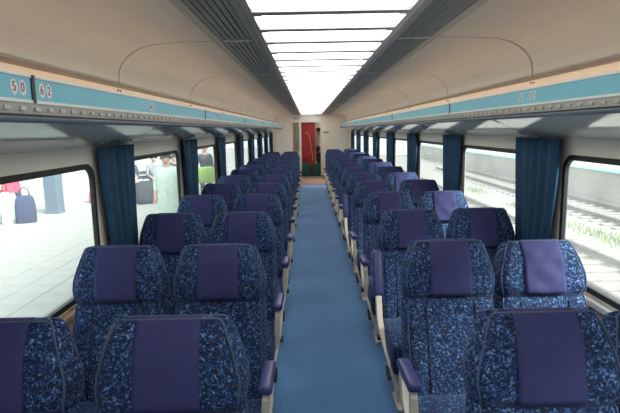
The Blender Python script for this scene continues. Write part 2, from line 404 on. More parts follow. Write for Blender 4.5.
for sg in (-1, 1):
    side = 'platform' if sg < 0 else 'track'
    g = tag(thing('air_grille', loc=(0, 8.0, CZ)), f'grey slatted air grille beside the ceiling lights on the {side} side', 'grille')
    bm = bmesh.new(); x0, x1 = sorted((sg*0.40, sg*0.70)); box(bm, x0, x1, LY0-8, LY1-8, 0.03, 0.05); obj('backing', bm, 'grille_back', g)
    bm = bmesh.new()
    x0, x1 = sorted((sg*0.40, sg*0.445)); box(bm, x0, x1, LY0-8, LY1-8, -0.004, 0.032)
    obj('edge_strip', bm, 'grille', g)
    bm = bmesh.new(); x0, x1 = sorted((sg*0.645, sg*0.697)); box(bm, x0, x1, LY0-8, LY1-8, -0.004, 0.032); obj('edge_strip', bm, 'grille', g)
    for j in range(6):
        xc = 0.462+0.0335*j
        bm = bmesh.new()
        prism(bm, [(sg*(xc-0.011), 0.010), (sg*(xc-0.011), 0.004), (sg*(xc+0.012), -0.003), (sg*(xc+0.012), 0.004)], 'y', LY0-8, LY1-8)
        obj('slat', bm, 'grille', g)
    bm = bmesh.new(); box(bm, -0.004, 0.004, 0, 0, 0, 0) if False else None
    for s_ in seams:
        b3 = bmesh.new(); x0, x1 = sorted((sg*0.44, sg*0.65)); box(b3, x0, x1, s_-8.008, s_-7.992, -0.007, 0.02); obj('joint_strip', b3, 'alu', g)
    bm.free()

# ------------------------------------------------------------------ luggage racks
def text_mesh(s, size, material):
    cu = bpy.data.curves.new('t', 'FONT'); cu.body = s; cu.size = size; cu.extrude = 0.0008; cu.align_x = 'CENTER'; cu.align_y = 'CENTER'
    o = bpy.data.objects.new('t', cu); COL.objects.link(o)
    dg = bpy.context.evaluated_depsgraph_get(); me = bpy.data.meshes.new_from_object(o.evaluated_get(dg))
    bpy.data.objects.remove(o); me.materials.clear(); me.materials.append(M[material]); return me
RX = 1.0                       # fascia
FZ0, FZ1 = 1.790, 1.860
RY1 = 17.7
for sg in (-1, 1):
    side = 'platform' if sg < 0 else 'track'
    rk = tag(thing('luggage_rack', loc=(sg*RX, 8.0, 1.70)), f'luggage rack with aqua fascia along the {side} side wall', 'luggage rack')
    zz = 1.70
    def bxp(name, x0, x1, y0, y1, z0, z1, m, parent=rk):     # x measured outwards from the fascia
        bm = bmesh.new(); a, b = sorted((sg*x0, sg*x1)); box(bm, a, b, y0-8, y1-8, z0-zz, z1-zz); return obj(name, bm, m, parent)
    joints = [1.66+2.74*k for k in range(-1, 7)] if sg < 0 else [1.28+2.74*k for k in range(-1, 7)]
    joints = [Y0+0.02]+[j for j in joints if Y0+0.3 < j < RY1-0.3]+[RY1]
    segs = []
    for a, b in zip(joints, joints[1:]):
        f = bxp('fascia', 0.0, 0.02, a+0.012, b-0.012, FZ0, FZ1, 'blue'); segs.append((a, b, f))
        bxp('lip', -0.004, 0.02, a+0.012, b-0.012, FZ1, FZ1+0.010, 'white', f)
        bxp('lip', -0.004, 0.02, a+0.012, b-0.012, FZ0-0.010, FZ0, 'white', f)
        if b < RY1: bxp('joint_cover', -0.003, 0.022, b-0.010, b+0.010, FZ0-0.008, FZ1+0.010, 'black')
    bxp('end_cap', -0.004, 0.36, RY1, RY1+0.012, 1.715, FZ1+0.01, 'blue')
    # sloping slotted soffit below the fascia
    bm = bmesh.new(); prism(bm, [(sg*0.0, FZ0-0.010-zz), (sg*0.025, FZ0-0.010-zz), (sg*0.050, 1.745-zz), (sg*0.012, 1.745-zz)], 'y', Y0-8+.02, RY1-8)
    obj('slotted_soffit', bm, 'soffit', rk)
    bm = bmesh.new(); y = Y0+0.1
    while y < RY1-0.1:
        a, b = sorted((sg*-0.001, sg*0.02)); box(bm, a, b, y-8, y-8+0.032, 1.757-zz, 1.769-zz); y += 0.085
    tag(obj('slots', bm, 'alu', rk), kind='stuff')
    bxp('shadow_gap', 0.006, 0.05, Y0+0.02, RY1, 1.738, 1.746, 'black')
    bm = bmesh.new(); prism(bm, [(sg*(0.022+0.016*math.cos(2*PI*q/10)), 1.734-zz+0.016*math.sin(2*PI*q/10)) for q in range(10)], 'y', Y0-8+.02, RY1-8)
    obj('front_rail', bm, 'rail', rk, smooth=False)
    bxp('shelf', 0.02, 0.375, Y0+0.02, RY1, 1.775, 1.785, 'alu')
    # polished underside panels, one per bay, each slightly dished
    for ya, yb in zip(edges, edges[1:]):
        a, b = max(ya, Y0+0.02), min(yb, RY1)
        if b-a < 0.1: continue
        bm = bmesh.new(); P = []
        for q in range(2):
            y = (a+0.006, b-0.006)[q]
            P.append([(sg*(0.03+0.345*u), y-8, 1.735-0.130*u-0.012*math.sin(PI*u)-zz) for u in [i/8 for i in range(9)]])
        grid(bm, P)
        for q in range(2):
            y = (a+0.006, b-0.006)[q]
            grid(bm, [[(sg*(0.03+0.345*u), y-8, 1.735-0.130*u-0.012*math.sin(PI*u)-zz) for u in [i/8 for i in range(9)]], [(sg*(0.03+0.345*u), y-8, 1.765-0.130*u-zz) for u in [i/8 for i in range(9)]]])
        obj('underside_panel', bm, 'mirror', rk, smooth=True)
        if b < RY1-0.05:
            bm = bmesh.new(); prism(bm, [(sg*0.03, 1.726-zz), (sg*0.03, 1.75-zz), (sg*0.378, 1.63-zz), (sg*0.378, 1.596-zz)], 'y', b-8-0.012, b-8+0.012)
            obj('bracket', bm, 'alu', rk)
    # seat number plates on the fascia
    plates = [(1.575, '50'), (1.735, '62'), (2.91, '61'), (4.90, '58')] if sg < 0 else [(2.61, '05 00'), (6.54, '00')]
    rotz = PI/2 if sg < 0 else -PI/2
    R3 = Matrix.Rotation(rotz, 4, 'Z') @ Matrix.Rotation(PI/2, 4, 'X')
    for y, s in plates:
        seg = next((f for a, b, f in segs if a <= y < b), None)
        if seg is None: continue
        chars = [c for c in s if c != ' ']
        if sg < 0:
            for c, dy in zip(chars, (-0.023, 0.023)):
                bm = bmesh.new(); prism(bm, [(y-8+dy+0.019*math.cos(2*PI*q/14), 1.825-zz+0.024*math.sin(2*PI*q/14)) for q in range(14)], 'x', -sg*0.0018, sg*0.001)
                pl = obj('number_plate', bm, 'white', seg)
                me = text_mesh(c, 0.042, 'digit')
                t = obj('digit', me, None, seg); t.matrix_local = Matrix.Translation((-sg*0.0022, y-8+dy, 1.825-zz)) @ R3
        elif s:
            for q, c in enumerate(s):
                if c == ' ': continue
                t = obj('digit', text_mesh(c, 0.066, 'white'), None, seg); t.matrix_local = Matrix.Translation((-sg*0.0015, y-8-(q-(len(s)-1)/2)*0.044, 1.825-zz)) @ R3

# ------------------------------------------------------------------ seats
ZT = 1.127
def interp(x, xs, ys):
    if x <= xs[0]: return ys[0]
    for i in range(len(xs)-1):
        if x <= xs[i+1]:
            t = (x-xs[i])/(xs[i+1]-xs[i]); t = t*t*(3-2*t) if False else t
            return ys[i]+(ys[i+1]-ys[i])*t
    return ys[-1]
def spine(z): return interp(z, [0.28, 0.45, 0.62, 0.80, 0.90, 1.00, 1.08, ZT], [-0.235, -0.205, -0.145, -0.082, -0.066, -0.048, -0.024, 0.0])
def wid(z): return interp(z, [0.28, 0.50, 0.80, 0.85, 0.865, 0.885, 0.93, 0.97, 1.03, 1.08, 1.105, 1.118, ZT], [0.455, 0.466, 0.460, 0.448, 0.436, 0.452, 0.468, 0.462, 0.428, 0.392, 0.372, 0.350, 0.310])
def thick(z): return interp(z, [0.28, 0.80, 0.95, 1.06, 1.10, 1.118, ZT], [0.10, 0.115, 0.115, 0.095, 0.085, 0.070, 0.040])
def bulge(u, z):                            # front relief: bolsters at both sides, wings at head height
    a = abs(u); s = max(0.0, (a-0.55)/0.45); s = s*s*(3-2*s)
    head = max(0.0, min(1.0, (z-0.84)/0.06))*max(0.0, min(1.0, (ZT-0.01-z)/0.06))
    low = max(0.0, min(1.0, (0.82-z)/0.05))
    seam = -0.016*math.exp(-((z-0.865)/0.012)**2)
    roll = max(0.0, (a-0.84)/0.16)**2*0.026
    s *= 1-min(1.0, max(0.0, (a-0.84)/0.1))*0.5
    return -roll+0.014*s*head+0.014*s*low+0.016*head*(1-a*a)+0.012*low*(1-a*a)*math.exp(-((z-0.6)/0.12)**2)+seam
def front_y(x, z):
    return spine(z) - bulge(2*x/wid(z), z)
def ring(z, cz=None):
    w, t = wid(z)/2, thick(z); y0 = spine(z); r = min(0.038, t*0.45); pts = []
    NF = 14
    for i in range(NF+1):                  # front, left to right
        u = (-1, -.96, -.90, -.82, -.62, -.4, -.18, 0, .18, .4, .62, .82, .90, .96, 1)[i]; x = u*(w-r*0.35); ed = max(0.0, (abs(u)-0.86)/0.14)
        pts.append((x, y0-bulge(u, z)+r*0.30*ed*ed, z))
    pts += [(w, y0+t*0.62, z), (w*0.99, y0+t-r*0.6, z)]
    for i in range(5):
        u = 1-2*i/4; pts.append((u*(w-r*0.7), y0+t, z))
    pts += [(-w*0.99, y0+t-r*0.6, z), (-w, y0+t*0.62, z)]
    return pts
ZS = [0.28, 0.40, 0.50, 0.60, 0.70, 0.78, 0.82, 0.845, 0.857, 0.865, 0.873, 0.89, 0.93, 0.97, 1.00, 1.04, 1.07, 1.095, 1.108, 1.118, 1.124, ZT]
bm = bmesh.new(); loft(bm, [ring(z) for z in ZS]); ME_BACK = mesh_of(bm, 'backrest', 'fabric', True)
# piping follows the front edge up one side, across the top and down the other
bm = bmesh.new()
def edge_pt(z, sg): 
    w, t = wid(z)/2, thick(z); r = min(0.038, t*0.45)
    return (sg*(w-r*0.35)*0.955, front_y(sg*w*0.955, z)-0.001, z)
zs = [0.45, 0.6, 0.7, 0.78, 0.82, 0.85, 0.865, 0.885, 0.93, 0.97, 1.0, 1.04, 1.07, 1.095, 1.110, 1.119]
path = [edge_pt(z, -1) for z in zs]+[(x, front_y(x, 1.118)+0.006, ZT+0.001) for x in (-0.145, -0.1, 0, 0.1, 0.145)]+[edge_pt(z, 1) for z in reversed(zs)]
tube(bm, path, 0.0037, 6); ME_PIPE = mesh_of(bm, 'piping', 'piping', True)
bm = bmesh.new()
for sx in (-0.118, 0.118): tube(bm, [(sx, front_y(sx, z)-0.001, z) for z in (0.45, 0.55, 0.65, 0.75, 0.84)], 0.0042, 5)
tube(bm, [(x, front_y(x, 0.865)-0.001, 0.865) for x in [i*0.040 for i in range(-5, 6)]], 0.0042, 5)
ME_SEAM = mesh_of(bm, 'seam', 'seam', True)
def cover_mesh(wr, seed):
    rnd = random.Random(seed); bm = bmesh.new()
    ph = [rnd.uniform(0, 6) for _ in range(6)]
    rows = []
    tt = 0.085
    top = [(1.03, tt+0.036-0.04), (1.08, spine(1.08)+thick(1.08)+0.006), (1.108, spine(1.108)+thick(1.108)+0.005), (1.124, spine(1.124)+thick(1.124)*0.95), (ZT+0.006, 0.028), (ZT+0.0065, 0.010)]
    top[0] = (1.03, spine(1.03)+thick(1.03)+0.006)
    NX = 14
    for z, y in top: rows.append([(-0.096+0.192*i/NX, y, z) for i in range(NX+1)])
    zf = [1.124, 1.115, 1.10]+[1.10-0.222*i/14 for i in range(1, 15)]
    for z in zf:
        row = []
        for i in range(NX+1):
            x = -0.096+0.192*i/NX
            x2 = x*(1+0.03*(ZT-z)/0.26)
            y = front_y(x2, max(z, 0.884))-0.0055
            if wr:
                amp = wr*min(1, (ZT-z)/0.04)
                y -= amp*(1+math.sin(x*48+z*38+ph[0])*0.6+math.sin(x*75-z*55+ph[1])*0.45+math.sin(z*70+x*20+ph[2])*0.4)
            row.append((x2, y, z))
        rows.append(row)
    grid(bm, rows)
    # thickness: fold the border back to the seat
    bnd = [e for e in bm.edges if e.is_boundary]
    ext = bmesh.ops.extrude_edge_only(bm, edges=bnd)
    for v in [g for g in ext['geom'] if isinstance(g, bmesh.types.BMVert)]:
        mid_y = spine(v.co.z)+thick(v.co.z)/2
        v.co.y += 0.006 if v.co.y < mid_y else -0.006
        if v.co.z > ZT: v.co.z -= 0.004
    return mesh_of(bm, 'headrest_cover', 'cover', True)
ME_COVER = [cover_mesh(0.0008, 1), cover_mesh(0.0012, 2), cover_mesh(0.0030, 3), cover_mesh(0.0036, 4)]
# cushion
def cushion_mesh():
    bm = bmesh.new(); rings = []
    hw = 0.233
    for y, z0, z1, w in ((-0.655, 0.350, 0.395, hw-0.05), (-0.67, 0.325, 0.42, hw-0.018), (-0.662, 0.312, 0.440, hw-0.006), (-0.635, 0.305, 0.456, hw), (-0.55, 0.30, 0.462, hw), (-0.40, 0.30, 0.452, hw), (-0.26, 0.30, 0.442, hw), (-0.15, 0.30, 0.432, hw)):
        pts = []
        r = min(0.03, (z1-z0)*0.35)
        for cx, cz, a0 in ((w-r, z1-r, 0), (-w+r, z1-r, 90), (-w+r, z0+r, 180), (w-r, z0+r, 270)):
            for q in range(4):
                a = math.radians(a0+30*q); pts.append((cx+r*math.cos(a), y, cz+r*math.sin(a)))
        rings.append(pts)
    loft(bm, rings); return mesh_of(bm, 'cushion', 'fabric', True)
ME_CUSH = cushion_mesh()
bm = bmesh.new(); rbox(bm, -0.215, 0.215, -0.60, -0.08, 0.235, 0.31, 0.012, 1); ME_PAN = mesh_of(bm, 'seat_pan', 'under')
bm = bmesh.new(); box(bm, -0.03, 0.03, -0.46, -0.22, 0.0, 0.24); box(bm, -0.10, 0.10, -0.50, -0.18, 0.0, 0.02); ME_PED = mesh_of(bm, 'pedestal', 'under')
bm = bmesh.new(); rbox(bm, -0.030, 0.030, -0.145, 0.145, -0.022, 0.022, 0.016, 3); ME_PAD = mesh_of(bm, 'armrest_pad', 'pad', True)
# side frame: an S-shaped cream plate from the armrest pivot down and forward to the floor
def frame_mesh(arm_up, sg):
    bm = bmesh.new()
    cl = [(-0.225, 0.60, 0.034), (-0.245, 0.54, 0.036), (-0.275, 0.46, 0.038), (-0.32, 0.37, 0.042), (-0.40, 0.29, 0.045), (-0.47, 0.21, 0.040), (-0.50, 0.11, 0.036), (-0.50, 0.02, 0.04)]
    L_, R_ = [], []
    for i, (y, z, w) in enumerate(cl):
        a = cl[max(0, i-1)]; c = cl[min(len(cl)-1, i+1)]
        d = Vector((c[0]-a[0], c[1]-a[1])).normalized(); n = Vector((-d.y, d.x))
        L_.append((y+n.x*w, z+n.y*w)); R_.append((y-n.x*w, z-n.y*w))
    V = []
    for X in (-0.017, 0.017):
        V.append(([bm.verts.new((X, *p)) for p in L_], [bm.verts.new((X, *p)) for p in R_]))
    n = len(cl)
    for i in range(n-1):
        bm.faces.new((V[0][0][i], V[0][0][i+1], V[0][1][i+1], V[0][1][i])); bm.faces.new((V[1][0][i], V[1][1][i], V[1][1][i+1], V[1][0][i+1]))
        bm.faces.new((V[0][0][i], V[1][0][i], V[1][0][i+1], V[0][0][i+1])); bm.faces.new((V[0][1][i], V[0][1][i+1], V[1][1][i+1], V[1][1][i]))
    bm.faces.new((V[0][0][0], V[0][1][0], V[1][1][0], V[1][0][0])); bm.faces.new((V[0][0][-1], V[1][0][-1], V[1][1][-1], V[0][1][-1]))
    if not arm_up:
        prism(bm, [(-0.22, 0.575), (-0.20, 0.60), (-0.47, 0.595), (-0.46, 0.572)], 'x', -0.014, 0.014)
        prism(bm, [(-0.46, 0.595), (-0.47, 0.57), (-0.44, 0.40), (-0.42, 0.31), (-0.38, 0.28), (-0.39, 0.34), (-0.41, 0.42), (-0.43, 0.575)], 'x', -0.014, 0.014)
    rbox(bm, -0.02, 0.02, -0.60, -0.40, 0.0, 0.03, 0.008, 1)
    for v in bm.verts:                     # the lower half tucks in under the seat
        v.co.x += sg*0.085*max(0.0, min(1.0, (0.46-v.co.z)/0.36))**1.3
    return mesh_of(bm, 'side_frame', 'frame')
ME_FRAME = {(u, g): frame_mesh(u, g) for u in (False, True) for g in (-1, 1)}
bm = bmesh.new(); tube(bm, [(-0.03, 0, 0), (0.03, 0, 0)], 0.020, 8); ME_KNOB = mesh_of(bm, 'knob', 'black')
bm = bmesh.new(); tube(bm, [(0, 0, 0), (0, -0.05, -0.03), (0, -0.09, -0.035)], 0.012, 6); ME_PEDAL = mesh_of(bm, 'recline_pedal', 'black')

def make_seat(x, y, sg, aisle, label, group, row, wrinkle=0, recline=0.0, arm_up=False):
    t = tag(thing('train_seat', loc=(x, y, 0)), label, 'seat', group)
    # the back pivots at its foot
    piv = Matrix.Translation((0, -0.21, 0.40)) @ Matrix.Rotation(-recline, 4, 'X') @ Matrix.Translation((0, 0.21, -0.40))
    b = obj('backrest', ME_BACK, None, t); b.matrix_local = piv
    obj('piping', ME_PIPE, None, b); obj('seam', ME_SEAM, None, b)
    c = obj('headrest_cover', ME_COVER[wrinkle], None, t); c.matrix_local = piv
    obj('cushion', ME_CUSH, None, t); obj('seat_pan', ME_PAN, None, t)
    if aisle:
        ix = -sg*0.255
        f = obj('side_frame', ME_FRAME[(arm_up, sg)], None, t, loc=(ix, 0, 0))
        obj('knob', ME_KNOB, None, f, loc=(sg*0.010, -0.33, 0.36))
        obj('recline_pedal', ME_PEDAL, None, f, loc=(sg*0.022, -0.47, 0.23))
        p = obj('armrest_pad', ME_PAD, None, t)
        if arm_up: p.matrix_local = Matrix.Translation((ix, -0.18, 0.745)) @ Matrix.Rotation(math.radians(72), 4, 'X')
        else: p.matrix_local = Matrix.Translation((ix, -0.345, 0.615)) @ Matrix.Rotation(math.radians(-4), 4, 'X')
    else:
        obj('pedestal', ME_PED, None, t, loc=(-sg*0.1, 0, 0))
        p = obj('centre_armrest', ME_PAD, None, t)
        p.matrix_local = Matrix.Translation((-sg*0.24, -0.16, 0.60)) @ Matrix.Rotation(math.radians(72), 4, 'X') @ Matrix.Diagonal((0.55, 1.1, 1, 1))
    return t
XA, XS = 0.577, 0.480
YR0 = 1.434
for sg, rows in ((-1, 13), (1, 14)):
    side = 'platform' if sg < 0 else 'track'
    for r in range(rows):
        y = YR0+PITCH_Y*r
        nb = rows-r
        for aisle in (True, False):
            x = sg*(XA if aisle else XA+XS)
            pos = 'aisle' if aisle else 'window'
            wr = 0 if (sg < 0 or aisle) else (2+(r % 2))
            if sg < 0 and r in (2, 5) : wr = 1
            rec = random.uniform(-0.012, 0.02)
            dx = random.uniform(-0.002, 0.002)
            if sg > 0 and not aisle:
                if r == 1: rec = 0.10; dx = -0.02
                if r == 0: rec = 0.22
            if sg < 0 and aisle: dx += {0: 0.035, 1: 0.008}.get(r, 0)
            if sg > 0 and aisle and r == 1: dx = -0.02
            up = (sg > 0 and aisle and r in (2, 5))
            extra = ' with raised armrest' if up else (' with creased headrest cloth' if wr >= 2 else '')
            make_seat(x+dx, y, sg, aisle, f'mottled blue {pos} seat{extra}, {side} side, {ordinal(nb)} row from the end bulkhead',
                      f'{pos} seats on the {side} side', r, wr, rec, up)

# ------------------------------------------------------------------ curtains
def curtain_mesh(seed):
    rnd = random.Random(seed); bm = bmesh.new(); NY, NZ = 60, 18; P = []
    p0 = rnd.uniform(0, 6); zt, zb = 1.604, 0.70
    for j in range(NZ+1):
        v = j/NZ; z = zt+(zb-zt)*v
        ya = -0.30+0.15*(v**1.3); yb = 0.31-0.11*(v**1.2)
        if seed % 2: ya += 0.02*math.sin(3*v)
        amp = 0.020*(0.75+0.4*v)
        row = []
        for i in range(NY+1):
            u = i/NY; y = ya+(yb-ya)*u
            row.append((amp*math.sin(u*2*PI*5+p0+0.5*math.sin(3*v))+0.006*math.sin(u*41+v*2), y, z))
        P.append(row)
    grid(bm, P)
    back = [[(x+0.004, y, z) for x, y, z in r] for r in P]
    grid(bm, back); return mesh_of(bm, 'curtain', 'curtain', True)
CM = [curtain_mesh(s) for s in range(4)]
for sg in (-1, 1):
    side = 'platform' if sg < 0 else 'track'
    ks = [k for k in range(-1, 8) if 3.235+BAY*k < Y1-0.3]
    for i, k in enumerate(ks):
        y = 3.235+BAY*k
        o = obj('curtain', CM[k % 4], None, None, loc=(sg*(WX-0.052), y, 0))
        if sg < 0: o.location.x = sg*(WX-0.048)
        else: o.location.y -= 0.05
        tag(o, f'dark teal pleated curtain on the {side} side, {ordinal(len(ks)-i)} from the end bulkhead', 'curtain', f'curtains on the {side} side')

# ------------------------------------------------------------------ outside: platform on the left
PZ = -0.25
bm = bmesh.new(); box(bm, -40, -1.75, -12, 60, PZ-0.9, PZ-0.012)
plat = tag(obj('platform', bm, 'paving'), 'pale paved station platform outside the windows', 'platform', kind='structure')
bm = bmesh.new(); rbox(bm, -0.195, 0.195, -0.195, 0.195, -0.03, 0.0, 0.006, 1); pm = mesh_of(bm, 'paver', 'paver')
pv = [(-2.0-0.4*i, 3.0+0.4*j) for i in range(16) for j in range(30)]
pv = [p for p in pv if 0.95 < (p[1]/(-p[0]-0.117)) < 2.7]
pv.sort(key=lambda p: p[0]**2+p[1]**2)
for x, y in pv[:298]:
    obj('paver', pm, None, plat, loc=(x, y, PZ+random.uniform(-0.0015, 0.0015)))

def pillar(x, y, label):
    p = tag(thing('platform_post', loc=(x, y, PZ-0.012)), label, 'post')
    bm = bmesh.new(); rbox(bm, -0.165, 0.165, -0.165, 0.165, 0, 3.6, 0.02, 2); obj('shaft', bm, 'steelblue', p)
    bm = bmesh.new(); rbox(bm, -0.175, 0.175, -0.175, 0.175, 0, 0.06, 0.01, 1); obj('base_plate', bm, 'steelblue', p)
pillar(-6.45, 12.4, 'square grey-blue post standing alone on the platform')

# ------------------------------------------------------------------ people
def person(name_label, loc, rotz, joints, mats, hair='hair', group=None, scale=1.0, coat=None):
    """joints: dict of named points (metres, feet at z=0, facing -Y); mats: top, bottom, shoe colours"""
    J = {k: Vector(v) for k, v in joints.items()}
    V, E, Rd = [], [], []
    def add(p, r, par=None):
        V.append(tuple(p)); Rd.append(r); i = len(V)-1
        if par is not None: E.append((par, i))
        return i
    def lerp(a, b, t): return a+(b-a)*t
    pel = add(J['pelvis'], 0.135)
    waist = add(lerp(J['pelvis'], J['chest'], 0.5), 0.125, pel)
    ch = add(J['chest'], 0.145, waist); nb = add(J['neck'], 0.058, ch)
    hd0 = J['head']; hup = (hd0-J['neck']).normalized()
    h1 = add(hd0-hup*0.05+J['face']*0.01, 0.072, nb); h2 = add(hd0+hup*0.02, 0.088, h1); h3 = add(hd0+hup*0.085, 0.066, h2)
    for s in ('l', 'r'):
        sh = add(J['sh_'+s], 0.062, ch); ua = add(lerp(J['sh_'+s], J['el_'+s], 0.5), 0.050, sh)
        el = add(J['el_'+s], 0.040, ua); wr = add(J['wr_'+s], 0.027, el)
        d = (J['wr_'+s]-J['el_'+s]).normalized()
        palm = add(J['wr_'+s]+d*0.06, 0.030, wr)
        side = d.cross(J['face'])
        if side.length < 0.2: side = d.cross(Vector((0, 0, 1)))
        side.normalize(); curl = side.cross(d)
        for q, (off, ln) in enumerate(((-0.030, 0.062), (-0.010, 0.075), (0.010, 0.070), (0.030, 0.055))):
            k1 = add(J['wr_'+s]+d*(0.085+ln*0.5)+side*off, 0.0085, palm); add(J['wr_'+s]+d*(0.085+ln)+side*off+curl*0.015, 0.007, k1)
        t1 = add(J['wr_'+s]+d*0.055-side*0.045, 0.010, palm); add(J['wr_'+s]+d*0.09-side*0.060, 0.008, t1)
        hp = add(J['hip_'+s], 0.092, pel); th = add(lerp(J['hip_'+s], J['kn_'+s], 0.5), 0.078, hp)
        kn = add(J['kn_'+s], 0.056, th); cf = add(lerp(J['kn_'+s], J['an_'+s], 0.4), 0.054, kn); an = add(J['an_'+s], 0.038, cf)
        fd = Vector((J['face'].x, J['face'].y, 0)).normalized()
        toe = add(J['an_'+s]+fd*0.15+Vector((0, 0, -0.055)), 0.034, an)
        add(J['an_'+s]-fd*0.04+Vector((0, 0, -0.05)), 0.034, an)
    me = bpy.data.meshes.new('body'); me.from_pydata(V, E, [])
    tmp = bpy.data.objects.new('tmp', me); COL.objects.link(tmp)
    md = tmp.modifiers.new('s', 'SKIN'); sd = tmp.modifiers.new('d', 'SUBSURF'); sd.levels = 1; sd.render_levels = 1
    for i, r in enumerate(Rd):
        me.skin_vertices[0].data[i].radius = (r, r); me.skin_vertices[0].data[i].use_root = (i == 0)
    dg = bpy.context.evaluated_depsgraph_get(); bme = bpy.data.meshes.new_from_object(tmp.evaluated_get(dg))
    bpy.data.objects.remove(tmp)
    bme.materials.clear()
    for mname in (mats[0], mats[1], 'skin', 'black'): bme.materials.append(M[mname] if isinstance(mname, str) else mname)
    EV = [Vector(v) for v in V]
    def seg_of(p):
        best, bi = 9, 0
        for (a, b) in E:
            A, B = EV[a], EV[b]; t = max(0, min(1, (p-A).dot(B-A)/max(1e-9, (B-A).length_squared)))
            dd = (p-(A+(B-A)*t)).length - 0.0*Rd[b]
            if dd < best: best, bi = dd, (b if t > 0.5 else a)
        return bi
    legs0 = {}
    zone = [0]*len(V)
    # zone per skeleton vertex: 0 top, 1 bottom, 2 skin, 3 shoe
    names = []
    idx = 0
    order = ['pel', 'waist', 'ch', 'nb', 'h1', 'h2', 'h3']
    per = ['sh', 'ua', 'el', 'wr', 'palm']+['f']*8+['t', 't', 'hp', 'th', 'kn', 'cf', 'an', 'toe', 'heel']
    names = order+per+per
    zm = {'pel': 1, 'waist': 0, 'ch': 0, 'nb': 2, 'h1': 2, 'h2': 2, 'h3': 2, 'sh': 0, 'ua': 0, 'el': 0, 'wr': 2, 'palm': 2, 'f': 2, 't': 2, 'hp': 1, 'th': 1, 'kn': 1, 'cf': 1, 'an': 1, 'toe': 3, 'heel': 3}
    for p in bme.polygons:
        p.material_index = zm[names[seg_of(p.center)]]; p.use_smooth = True
    root = tag(thing('person', loc=loc), name_label, 'person', group); root.rotation_euler.z = rotz; root.scale = (scale,)*3
    obj('body', bme, None, root)
    # hair cap
    bm = bmesh.new(); c = hd0+hup*0.035-J['face']*0.012; rings = []
    for a in range(0, 7):
        th = PI*0.60*a/6
        rr = 0.103*math.sin(th)+0.002
        rings.append([tuple(c+hup*(0.105*math.cos(th))+Vector((rr*math.cos(2*PI*k/14), rr*math.sin(2*PI*k/14), 0))-J['face']*(0.02*(1-math.cos(th)))) for k in range(14)])
    loft(bm, rings); obj('hair', bm, hair, root, smooth=True)
    if coat:                                   # long coat closed around the body from the shoulders to its hem
        hem, cm = coat; bm = bmesh.new(); rings = []
        for z, rx, ry in ((J['sh_l'].z+.045, .10, .085), (J['sh_l'].z+.02, .185, .125), (J['sh_l'].z-.12, .205, .15), (J['pelvis'].z+.10, .185, .15), (J['pelvis'].z-.05, .20, .165), (hem, .225, .185)):
            rings.append([(rx*math.cos(2*PI*k/18), ry*math.sin(2*PI*k/18), z) for k in range(18)])
        loft(bm, rings, cap=False); obj('coat', bm, cm, root, smooth=True)
    # eyes, nose and mouth
    f = J['face'].normalized(); sd_ = f.cross(hup).normalized()
    bm = bmesh.new()
    for q in (-1, 1): tube(bm, [hd0+f*0.070+sd_*0.030*q+hup*0.005, hd0+f*0.086+sd_*0.030*q+hup*0.005], 0.010, 6)
    tube(bm, [hd0+f*0.078-sd_*0.02-hup*0.055, hd0+f*0.082-hup*0.056, hd0+f*0.078+sd_*0.02-hup*0.055], 0.005, 5)
    obj('eyes_and_mouth', bm, 'hair', root)
    bm = bmesh.new(); tube(bm, [hd0+f*0.080+hup*0.005, hd0+f*0.104-hup*0.028], [0.008, 0.015], 6); obj('nose', bm, 'skin', root, smooth=True)
    return root
def standing(h=1.68, arm=0.0, step=0.0, wrl=None, wrr=None):
    s = h/1.68
    j = dict(pelvis=(0, 0, .92), chest=(0, -.01, 1.26), neck=(0, 0, 1.44), head=(0, -.02, 1.56), face=(0, -1, 0),
             sh_l=(.175, 0, 1.36), sh_r=(-.175, 0, 1.36), el_l=(.23, .02, 1.09), el_r=(-.23, .02, 1.09), wr_l=(.24, -.06-arm, .87+arm*0.6), wr_r=(-.24, -.06, .87),
             hip_l=(.09, 0, .86), hip_r=(-.09, 0, .86), kn_l=(.10, -.03-step, .48), kn_r=(-.10, -.02+step*.6, .48), an_l=(.10, .02-step*.9, .085), an_r=(-.10, .02+step*1.4, .085))
    if wrl: j['wr_l'] = wrl
    if wrr: j['wr_r'] = wrr
    return {k: (tuple(c*s for c in v) if k != 'face' else v) for k, v in j.items()}
def seated():
    return dict(pelvis=(0, 0, .52), chest=(0, -.04, .86), neck=(0, -.06, 1.04), head=(0, -.10, 1.16), face=(0, -1, -0.1),
             sh_l=(.175, -.04, .96), sh_r=(-.175, -.04, .96), el_l=(.22, -.12, .70), el_r=(-.22, -.12, .70), wr_l=(.12, -.33, .62), wr_r=(-.12, -.33, .62),
             hip_l=(.09, -.03, .50), hip_r=(-.09, -.03, .50), kn_l=(.11, -.45, .50), kn_r=(-.11, -.45, .50), an_l=(.11, -.48, .085), an_r=(-.11, -.48, .085))
cloth = lambda n, c: mat(n, c, 0.8, var=0.15, scale=8)
M['c_red'] = cloth('red_jacket', (0.62, 0.05, 0.09)); M['c_navy'] = cloth('navy_cloth', (0.03, 0.04, 0.09)); M['c_mint'] = cloth('mint_coat', (0.55, 0.68, 0.58))
M['c_dark'] = cloth('charcoal_cloth', (0.035, 0.045, 0.055)); M['c_green'] = cloth('lime_bag', (0.28, 0.45, 0.09)); M['c_white'] = cloth('white_shirt', (0.74, 0.74, 0.80))
M['c_grey'] = cloth('grey_cloth', (0.25, 0.27, 0.30)); M['c_bottle'] = cloth('bottle_green_cloth', (0.012, 0.07, 0.055))
